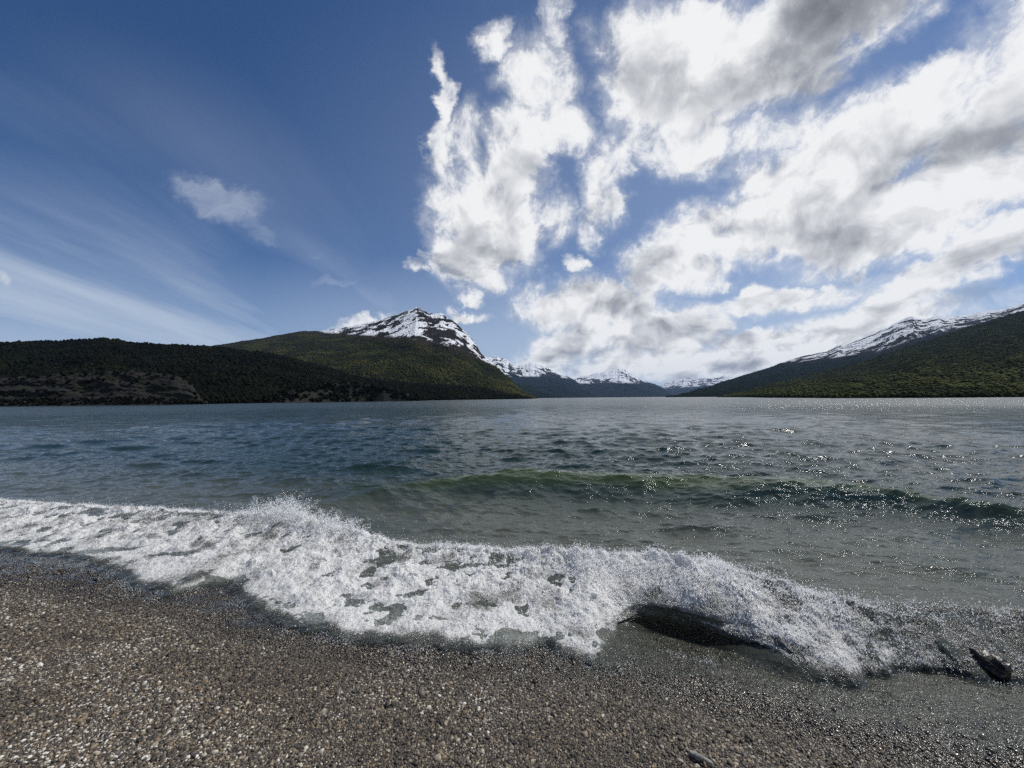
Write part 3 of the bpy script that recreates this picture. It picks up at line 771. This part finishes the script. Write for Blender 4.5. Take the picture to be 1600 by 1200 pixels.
def coverage(x, s):
    k = s_curl(x, s)
    base = np.interp(x, [-11, -6.5, -4.2, -2, 0, 0.8, 2.4, 3.2, 3.9, 4.6, 6], [.95, .98, .95, 1.02, 1.06, 1.02, .94, .68, .50, .44, .4])
    cv = base + 0.34 * fbm(x * 1.5, s * 2.6 + 0.8 * x, 3, seed=55) + 0.30 * fbm(x * 4.5, s * 5, 4, seed=57)
    dip = sstep(fbm(x * 1.9 + 3, s * 4.2, 3, seed=59), 0.16, 0.42)
    cv = cv - 0.26 * dip
    curl = np.interp(s, [0, .14, .3, .42, .5, .56, .6, .7, 1], [.7, 1.0, 1.04, .94, .82, .70, .58, .46, .42]) + 0.40 * fbm(x * 5, s * 7, 4, seed=58)
    curl = curl + 0.55 * (1 - k) * sstep(s, 0.5, 0.65)
    cv = cv * (1 - k) + curl * k
    cv = cv - 0.85 * sstep(s, 0.88, 1.0) * (1 - k) - 0.9 * k * (1 - k) * sstep(s, 0.7, 0.95)
    return cv

def build_foam():
    x0, x1 = along(CREST, 0), 0
    pxs = np.linspace(-150, 1720, 1900)
    _, e = slope(pxs, np.full_like(pxs, 870.0))
    # columns evenly seen along the crest
    X = np.interp(pxs, *(lambda tb: (tb[0], tb[1]))((np.array([-200., 0, 90, 180, 270, 340, 400, 450, 500, 545, 600, 660, 720, 800, 860, 900, 960, 1020, 1080, 1110, 1160, 1230, 1300, 1380, 1470, 1560, 1800]), CREST[0])))
    s = np.linspace(0, 1, 230)
    XX, SS = np.meshgrid(X, s)
    Y, Z, K = sheet_point(XX, SS)
    cov = coverage(XX, SS)
    amp = (0.25 + 0.75 * np.clip(cov, 0, 1)) * np.sin(np.pi * np.clip(SS, 0, 1) ** 0.8) ** 0.6
    n1 = fbm(XX * 6, Y * 7, 4, 0.6, seed=61); n2 = fbm(XX * 22, Y * 24, 3, 0.6, seed=62); n3 = fbm(XX * 5 + 9, Y * 6, 3, seed=63)
    amp = amp * (1 - 0.6 * K)
    lump = fbm(XX * 2.2, Y * 3.0, 3, seed=64)
    Z = Z + amp * (0.050 * n1 + 0.016 * n2) * (0.5 + SS * 0 + 0.9 * np.clip(0.5 + lump, 0, 1)) + amp * 0.08 * lump
    # ragged, thrown-up crest
    cr = np.exp(-((SS - 0.2) / 0.10) ** 2)
    jag = np.clip(fbm(XX * 5, SS * 9 + 2.2, 4, 0.55, seed=66), -0.3, 1)
    burst = np.exp(-((XX + 3.35) / 0.62) ** 2) * 1.0 + np.exp(-((XX + 2.25) / 0.30) ** 2) * 0.7 + 0.8 * np.exp(-((XX - 0.75) / 0.5) ** 2) + 0.7 * np.exp(-((XX - 1.75) / 0.4) ** 2)
    jag2 = np.clip(fbm(XX * 3.1, XX * 0 + 8.2, 3, 0.6, seed=67), -0.4, 1)
    Z = Z + cr * (jag * (0.05 + 0.10 * burst) + jag2 * 0.06 + 0.08 * burst) * np.clip(cov, 0, 1)
    Y = Y + amp * 0.05 * n3
    Z = np.maximum(Z, beach_z(XX, Y) + 0.008 * (1 - K) - 0.02 * K)
    edge = sstep(SS, 0.0, 0.10) * (1 - sstep(SS, 0.975, 1.0) * (1 - K))
    body = 0.85 * K + 0.0 * SS
    P = np.stack([XX, Y, Z], -1)
    thick_shade = 0.22 + 0.2 * sstep(SS, 0.54, 0.64)  # raised past the lip so its underside is coloured as if shaded
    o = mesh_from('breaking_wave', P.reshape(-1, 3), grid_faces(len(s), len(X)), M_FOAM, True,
                  {'cov': ('POINT', cov.ravel()), 'edge': ('POINT', edge.ravel()), 'body': ('POINT', body.ravel()), 'thick_shade': ('POINT', thick_shade.ravel()), 'crest': ('POINT', np.full(XX.size, 0.12))})
    tag(o, 'white breaking wave tumbling onto the gravel beach', 'wave', kind='stuff')
    return P, cov, K, SS
FP, FCOV, FK, FS = build_foam()

def points_object(name, P, radius, tone, mat):
    me = bpy.data.meshes.new(name)
    me.vertices.add(len(P)); me.vertices.foreach_set('co', np.ascontiguousarray(P, np.float32).ravel())
    for an, arr in (('rad', radius), ('tone', tone)):
        a = me.attributes.new(an, 'FLOAT', 'POINT'); a.data.foreach_set('value', np.ascontiguousarray(arr, np.float32))
    me.materials.append(mat)
    o = bpy.data.objects.new(name, me); COL.objects.link(o)
    g = bpy.data.node_groups.new(name + '_points', 'GeometryNodeTree')
    g.interface.new_socket('Geometry', in_out='INPUT', socket_type='NodeSocketGeometry')
    g.interface.new_socket('Geometry', in_out='OUTPUT', socket_type='NodeSocketGeometry')
    gi = g.nodes.new('NodeGroupInput'); go = g.nodes.new('NodeGroupOutput')
    mp = g.nodes.new('GeometryNodeMeshToPoints'); na = g.nodes.new('GeometryNodeInputNamedAttribute'); na.data_type = 'FLOAT'; na.inputs[0].default_value = 'rad'
    sm = g.nodes.new('GeometryNodeSetMaterial'); sm.inputs['Material'].default_value = mat
    g.links.new(gi.outputs[0], mp.inputs[0]); g.links.new(na.outputs[0], mp.inputs['Radius'])
    g.links.new(mp.outputs[0], sm.inputs[0]); g.links.new(sm.outputs[0], go.inputs[0])
    md = o.modifiers.new('points', 'NODES'); md.node_group = g
    return o

def build_spray():
    r = np.random.default_rng(31)
    ns, nc, _ = FP.shape
    N = 640000
    ci = r.random(N) * (nc - 1.001); si = r.random(N) ** 0.9 * (ns - 1.001)
    c0 = ci.astype(int); s0 = si.astype(int)
    p = FP[s0, c0] + (FP[s0, c0 + 1] - FP[s0, c0]) * (ci - c0)[:, None] + (FP[s0 + 1, c0] - FP[s0, c0]) * (si - s0)[:, None]
    cv = FCOV[s0, c0]; k = FK[s0, c0]; s = FS[s0, c0]
    clump = fbm(p[:, 0] * 11, p[:, 1] * 11 + p[:, 2] * 9, 4, 0.65, seed=71)
    strand = fbm(p[:, 0] * 30, p[:, 1] * 24 + p[:, 2] * 20, 2, seed=72, ridged=True)
    w = np.clip(cv, 0, 1.1) ** 2 * np.clip(0.10 + 0.85 * clump + 0.22 * strand, 0, 1) * (0.55 + 0.9 * np.exp(-((s - 0.2) / 0.12) ** 2))
    w = w * np.where(s < 0.06, 0.2, 1.0) * (1 - k * (0.55 * sstep(s, 0.36, 0.48) + 0.35 * sstep(s, 0.55, 0.6)))
    keep = r.random(N) < w
    p, s, k, clump, cv = p[keep], s[keep], k[keep], clump[keep], cv[keep]
    n = len(p)
    up = r.exponential(0.006, n) * (1 + 2.2 * np.exp(-((s - 0.2) / 0.14) ** 2))
    off = r.normal(0, 0.006, (n, 3)); off[:, 2] = up
    off[:, 1] -= r.exponential(0.003, n)
    p = p + off
    rad = np.clip(r.lognormal(math.log(0.0023), 0.42, n), 0.001, 0.007)
    tone = np.clip(0.55 + 0.5 * clump + r.normal(0, 0.22, n), 0, 1)
    A = [(p, rad, tone)]
    # drops scattered on the wet gravel before the front, and thrown off the crest
    def crest_at(x): return along(CREST, x), along(CREST, x, 2)
    M = 9000
    x = r.uniform(-9, 4.5, M); yc, hc = crest_at(x)
    wt = np.interp(x, [-9, -4.5, -3.6, -2.6, -1.5, .2, .6, 2.2, 3.2, 4.5], [.25, .3, 1, 1, .3, .4, 1, .9, .5, .4])
    kk = r.random(M) < wt
    x, yc, hc = x[kk], yc[kk], hc[kk]
    z = hc + r.exponential(0.045, len(x)) - 0.02
    A.append((np.stack([x, yc + r.normal(0.02, 0.10, len(x)), z], -1), r.uniform(0.0015, 0.0045, len(x)), r.uniform(0.4, 1, len(x))))
    M = 5200
    x = r.uniform(-6, 4.2, M); x = x[fbm(x * 3, x * 0 + 9.9, 3, seed=73) > 0.02]; M = len(x); y = front_y(x) + 0.05 - r.exponential(0.07, M)
    A.append((np.stack([x, y, beach_z(x, y) + 0.012 + r.exponential(0.008, M)], -1), r.uniform(0.001, 0.0032, M), r.uniform(0.1, 0.9, M)))
    CPX = [-200., 0, 90, 180, 270, 340, 400, 450, 500, 545, 600, 660, 720, 800, 860, 900, 960, 1020, 1080, 1110, 1160, 1230, 1300, 1380, 1470, 1560, 1800]
    # thrown strands: beads along ballistic arcs
    def strands(pxa, pxb, n, height, spread, seed, toward=-0.6):
        q = np.random.default_rng(seed)
        for _ in range(n):
            px = q.uniform(pxa, pxb)
            x0 = np.interp(px, [-200., 0, 90, 180, 270, 340, 400, 450, 500, 545, 600, 660, 720, 800, 860, 900, 960, 1020, 1080, 1110, 1160, 1230, 1300, 1380, 1470, 1560, 1800], CREST[0])
            yc_, hc_ = along(CREST, x0), along(CREST, x0, 2)
            top = height * q.random() ** 1.3 + 0.02
            T_ = q.uniform(0.5, 1.15); m_ = int(18 + 150 * top)
            tt = np.sort(q.random(m_)) * T_
            vx = q.normal(0.10, spread); vy = q.normal(toward, 0.5) * 0.25
            z = hc_ - 0.05 + top * (4 * tt * (1 - tt * 0.5) * 0.55)
            P_ = np.stack([x0 + vx * tt, yc_ + 0.03 + vy * tt, z], -1) + q.normal(0, 0.010, (m_, 3)) * (0.5 + tt[:, None] * 2.2)
            A.append((P_, np.clip(q.lognormal(math.log(0.0032), 0.4, m_) * (1.15 - 0.5 * tt / T_), 0.0012, 0.008), np.clip(q.normal(0.75, 0.2, m_), 0, 1)))
    strands(380, 505, 100, 0.40, 0.34, 81)
    strands(490, 560, 80, 0.30, 0.28, 82)
    strands(560, 860, 46, 0.09, 0.2, 83)
    strands(850, 1200, 60, 0.15, 0.2, 84)
    strands(1180, 1420, 46, 0.10, 0.2, 85)
    strands(0, 390, 46, 0.07, 0.2, 86)
    def cloud(px0, px1, n, height, seed, dy=0.12):
        q = np.random.default_rng(seed)
        px = q.normal((px0 + px1) / 2, (px1 - px0) / 3.2, n)
        x0 = np.interp(px, CPX, CREST[0]) + q.normal(0, 0.03, n)
        yc_, hc_ = along(CREST, x0), along(CREST, x0, 2)
        top = height * (0.35 + 0.65 * np.clip(0.5 + 1.3 * fbm(x0 * 4.5, x0 * 0 + seed, 3, seed=seed), 0, 1)) * np.exp(-((px - (px0 + px1) / 2) / (px1 - px0) * 2.0) ** 2)
        z = hc_ - 0.05 + top * q.random(n) ** 1.7 * 1.1
        y = yc_ + q.normal(0, dy, n)
        keep_ = fbm(x0 * 16, z * 18, 3, seed=seed + 1) + 0.25 * (1 - (z - hc_) / height) > q.uniform(-0.1, 0.35, n)
        P_ = np.stack([x0, y, z], -1)[keep_]; m_ = len(P_)
        A.append((P_, np.clip(q.lognormal(math.log(0.0027), 0.45, m_), 0.001, 0.008), np.clip(q.normal(0.75, 0.2, m_), 0, 1)))
    cloud(385, 500, 18000, 0.38, 101); cloud(490, 560, 8000, 0.30, 102); cloud(420, 480, 6000, 0.56, 103)
    cloud(860, 960, 6000, 0.18, 104); cloud(980, 1060, 6000, 0.19, 105); cloud(1090, 1150, 5000, 0.21, 106); cloud(660, 760, 3000, 0.07, 107); cloud(1200, 1300, 3000, 0.09, 108); cloud(200, 330, 3000, 0.07, 109)
    # water dripping from the lip of the curl
    q = np.random.default_rng(91)
    for _ in range(0):
        x0 = q.uniform(CURL0 + 0.12, CURL1 + 0.1)
        yl, hl = along(CREST, x0) - 0.48, along(CREST, x0, 2) * 0.32
        L = q.uniform(0.02, 0.07); m_ = int(60 * L / 0.2) + 6
        f = q.random(m_)
        P_ = np.stack([x0 + 0.03 * f * q.normal(), yl - 0.02 * f, hl - L * f], -1) + q.normal(0, 0.0035, (m_, 3))
        A.append((P_, np.clip(q.lognormal(math.log(0.003), 0.4, m_), 0.0012, 0.007), np.clip(q.normal(0.7, 0.2, m_), 0, 1)))
    P = np.concatenate([a[0] for a in A]); R_ = np.concatenate([a[1] for a in A]); Tn = np.concatenate([a[2] for a in A])
    o = points_object('sea_spray', P, R_, Tn, M_DROP)
    tag(o, 'white spray and froth thrown up along the breaking wave', 'spray', kind='stuff')
build_spray()

# ---------------------------------------------------------------- gravel: hundreds of thousands of rounded stones
def build_gravel():
    r = np.random.default_rng(77)
    N = 1900000
    Y = 1.15 + (7.2 - 1.15) * r.random(N) ** 1.25
    X = r.uniform(-1.62, 1.62, N) * (Y + 0.35)
    # even out: the fan is wider far away
    keep = r.random(N) < np.clip((Y + 0.35) / 4.2, 0.0, 1.0) ** 0.55
    X, Y = X[keep], Y[keep]
    yf, yc = along(FRONT, X), along(CREST, X)
    k = s_curl(X)
    keep = (Y < yf + 0.25 + 0.45 * k) & (X > -9.5) & (X < 5.2)
    X, Y = X[keep], Y[keep]
    n = len(X)
    grade = fbm(X * 0.8 + 4, Y * 2.2 + 0.6 * X, 4, seed=24)
    size = np.clip(r.lognormal(math.log(0.0037), 0.42, n) * (1 + 0.5 * grade), 0.0018, 0.017) * (1 + 0.05 * Y)
    Z = beach_z(X, Y) + r.uniform(-0.35, 0.55, n) * size - 0.005 * sstep(Y - along(FILM, X), 0.0, 0.4) * sstep(X, 0.4, 1.6)
    patch = fbm(X * 1.1, Y * 1.6, 4, seed=23)
    light = 0.07 * sstep(-X + 1.6 * (2.6 - Y), 0.6, 4.5)
    tone = np.clip(r.beta(0.85, 1.05, n) + 0.22 * patch + light, 0, 1)
    yw = along(FILM, X)
    wet = np.clip(sstep(Y - yw, -0.55, 0.0) + 0.25 * sstep(patch, -0.1, 0.4), 0, 1)
    sc = np.stack([size * r.uniform(0.85, 1.35, n), size * r.uniform(0.75, 1.1, n), size * r.uniform(0.45, 0.8, n)], -1)
    rot = np.stack([r.normal(0, 0.45, n), r.normal(0, 0.45, n), r.uniform(0, 2 * np.pi, n)], -1)
    me = bpy.data.meshes.new('gravel')
    me.vertices.add(n); me.vertices.foreach_set('co', np.stack([X, Y, Z], -1).astype(np.float32).ravel())
    for an, arr, ty in (('tone', tone, 'FLOAT'), ('wet', wet, 'FLOAT'), ('sc', sc, 'FLOAT_VECTOR'), ('rot', rot, 'FLOAT_VECTOR')):
        a = me.attributes.new(an, ty, 'POINT'); a.data.foreach_set('value' if ty == 'FLOAT' else 'vector', np.ascontiguousarray(arr, np.float32).ravel())
    var = me.attributes.new('var', 'INT', 'POINT'); var.data.foreach_set('value', r.integers(0, 4, n).astype(np.int32))
    me.materials.append(M_PEBBLE)
    o = bpy.data.objects.new('gravel', me); COL.objects.link(o)
    g = bpy.data.node_groups.new('gravel_stones', 'GeometryNodeTree')
    g.interface.new_socket('Geometry', in_out='INPUT', socket_type='NodeSocketGeometry')
    g.interface.new_socket('Geometry', in_out='OUTPUT', socket_type='NodeSocketGeometry')
    nn = g.nodes.new; L = g.links.new
    gi = nn('NodeGroupInput'); go = nn('NodeGroupOutput')
    j = nn('GeometryNodeGeometryToInstance')
    for q in range(4):
        ic = nn('GeometryNodeMeshIcoSphere'); ic.inputs['Radius'].default_value = 1.0; ic.inputs['Subdivisions'].default_value = 2
        sp = nn('GeometryNodeSetPosition'); nz = nn('ShaderNodeTexNoise'); nz.noise_dimensions = '4D'; nz.inputs['W'].default_value = 3.7 * q; nz.inputs['Scale'].default_value = 0.9; nz.inputs['Detail'].default_value = 1.0
        sub = nn('ShaderNodeVectorMath'); sub.operation = 'SUBTRACT'; sub.inputs[1].default_value = (.5, .5, .5)
        scl = nn('ShaderNodeVectorMath'); scl.operation = 'SCALE'; scl.inputs['Scale'].default_value = 1.1
        L(nz.outputs['Color'], sub.inputs[0]); L(sub.outputs[0], scl.inputs[0]); L(scl.outputs[0], sp.inputs['Offset'])
        sh = nn('GeometryNodeSetShadeSmooth'); sm = nn('GeometryNodeSetMaterial'); sm.inputs['Material'].default_value = M_PEBBLE
        L(ic.outputs[0], sp.inputs[0]); L(sp.outputs[0], sh.inputs[0]); L(sh.outputs[0], sm.inputs[0]); L(sm.outputs[0], j.inputs[0])
    iop = nn('GeometryNodeInstanceOnPoints'); iop.inputs['Pick Instance'].default_value = True
    def named(nm, ty):
        a = nn('GeometryNodeInputNamedAttribute'); a.data_type = ty; a.inputs[0].default_value = nm
        return a.outputs[0]
    L(gi.outputs[0], iop.inputs['Points']); L(j.outputs[0], iop.inputs['Instance']); L(named('var', 'INT'), iop.inputs['Instance Index'])
    e2r = nn('FunctionNodeEulerToRotation'); L(named('rot', 'FLOAT_VECTOR'), e2r.inputs[0]); L(e2r.outputs[0], iop.inputs['Rotation'])
    L(named('sc', 'FLOAT_VECTOR'), iop.inputs['Scale'])
    L(iop.outputs[0], go.inputs[0])
    md = o.modifiers.new('stones', 'NODES'); md.node_group = g
    tag(o, 'coarse grey and tan gravel covering the beach', 'gravel', kind='stuff')
    print('stones', n)
build_gravel()

# ---------------------------------------------------------------- driftwood on the wet gravel
def wood_material(name, dark, light, rough):
    m, T = new_mat(name)
    co = T.add('ShaderNodeTexCoord').outputs['Object']
    st = T.v('MULTIPLY', co, (6.0, 60.0, 60.0))
    n = T.noise(st, 1.0, 5.0, 0.65, 0.4)
    c = T.ramp(n, [(0.35, dark), (0.65, light)])
    T.l.new(pri(T, base=c, rough=rough, spec=0.4, normal=bump(T, n, 0.7, 0.006)), T.out.inputs[0])
    return m

def limb(path, radii, seg=20, rings=40, rough=0.18, seed=0):
    """a gnarled tube along x-running control points; returns verts, faces"""
    p = np.array(path, float); u = np.linspace(0, len(p) - 1, rings)
    c = np.stack([np.interp(u, np.arange(len(p)), p[:, k]) for k in range(3)], -1)
    for _ in range(3): c[1:-1] = (c[:-2] + c[2:] + 2 * c[1:-1]) / 4
    rr = np.interp(u, np.arange(len(p)), radii)
    t = np.gradient(c, axis=0); t /= np.linalg.norm(t, axis=1)[:, None]
    up = np.array([0.13, 0.2, 1.0]); b = np.cross(t, up); b /= np.linalg.norm(b, axis=1)[:, None]; nn = np.cross(b, t)
    a = np.linspace(0, 2 * np.pi, seg, endpoint=False)
    A, U = np.meshgrid(a, u)
    f = 1 + rough * 1.6 * fbm(np.cos(A) * 2.2 + 5, np.sin(A) * 2.2 + U * 0.9, 4, seed=seed) + 0.08 * np.sin(A * 5 + U)
    R_ = rr[:, None] * f
    V = c[:, None] + b[:, None] * (np.cos(A) * R_)[..., None] + nn[:, None] * (np.sin(A) * R_)[..., None]
    V = V.reshape(-1, 3); n0 = len(V)
    V = np.concatenate([V, c[:1] - t[:1] * rr[0] * 0.3, c[-1:] + t[-1:] * rr[-1] * 0.3])
    F = []
    for i in range(rings - 1):
        for k in range(seg):
            k2 = (k + 1) % seg
            F += [(i * seg + k, i * seg + k2, (i + 1) * seg + k2), (i * seg + k, (i + 1) * seg + k2, (i + 1) * seg + k)]
    for k in range(seg):
        k2 = (k + 1) % seg
        F += [(n0, k2, k), (n0 + 1, (rings - 1) * seg + k, (rings - 1) * seg + k2)]
    return V, np.array(F)

M_WETWOOD = wood_material('wet_dark_wood', (0.004, 0.0035, 0.003), (0.022, 0.017, 0.013), 0.35)
M_GREYWOOD = wood_material('bleached_wood', (0.10, 0.095, 0.088), (0.30, 0.29, 0.275), 0.8)
M_TWIG = wood_material('brown_twig', (0.05, 0.032, 0.018), (0.13, 0.085, 0.05), 0.8)

def on_beach(pts):
    p = np.array(pts, float)
    X, Y = ground(p[:, 0], p[:, 1], p[:, 2])
    for _ in range(3):
        z = beach_z(X, Y) + p[:, 2]
        X, Y = ground(p[:, 0], p[:, 1], z)
    return np.stack([X, Y, z], -1)

def placed(name, mat, pts, radii, label=None, cat=None, root=None, **kw):
    P = on_beach(pts) if not isinstance(pts, np.ndarray) else pts
    org = P.mean(0) if root is None else np.array(root.location)
    V, F = limb(P - org, radii, **kw)
    o = mesh_from(name, V, F, mat, True)
    if root is None: o.location = org
    else: o.parent = root
    if label: tag(o, label, cat)
    return o

log_path = on_beach([(1472, 992, .10), (1498, 1010, .105), (1522, 1024, .105), (1546, 1038, .09), (1574, 1052, .07)])
log = bpy.data.objects.new('driftwood_log', None); COL.objects.link(log); log.location = log_path.mean(0)
tag(log, 'black waterlogged driftwood log lying in the foam at the wet edge of the beach', 'driftwood')
placed('trunk', M_WETWOOD, log_path, [0.030, 0.050, 0.066, 0.078, 0.062], root=log, rough=0.48, seed=3, rings=90, seg=36)
placed('broken_branch', M_WETWOOD, np.array([log_path[1] + (0.0, 0.0, 0.0), log_path[1] + (-0.03, -0.05, 0.02), log_path[1] + (-0.06, -0.10, 0.02)]), [0.026, 0.018, 0.008], root=log, rough=0.3, seed=6, seg=12, rings=16)
placed('driftwood_stick', M_GREYWOOD, [(1078, 1176, .022), (1088, 1181, .026), (1100, 1186, .024), (1113, 1194, .020)], [0.013, 0.016, 0.013, 0.008], 'short bleached grey stick lying on dark gravel', 'stick', rough=0.22, seed=8, seg=14, rings=24)
placed('twig', M_TWIG, [(322, 1136, .02), (334, 1124, .024), (348, 1113, .022)], [0.003, 0.0035, 0.002], 'thin straight brown twig lying on the gravel', 'twig', rough=0.1, seed=9, seg=8, rings=14)

# ---------------------------------------------------------------- the air between here and the far ranges
def build_haze():
    x, y0, y1, z0, z1 = 24000.0, -3000.0, 24500.0, -10.0, 1150.0
    v = np.array([(sx * x, yy, zz) for zz in (z0, z1) for yy in (y0, y1) for sx in (-1, 1)])
    f = np.array([(0, 2, 3, 1), (4, 5, 7, 6), (0, 1, 5, 4), (2, 6, 7, 3), (0, 4, 6, 2), (1, 3, 7, 5)])
    m, T = new_mat('air')
    vol = T.add('ShaderNodeVolumePrincipled', {'Color': (0.42, 0.62, 1.0, 1.0), 'Density': 2.0e-5, 'Anisotropy': 0.1})
    T.l.new(vol.outputs[0], T.out.inputs['Volume'])
    o = mesh_from('haze', v, f, m, False)
    tag(o, kind='stuff')
S.cycles.volume_bounces = 0
build_haze()
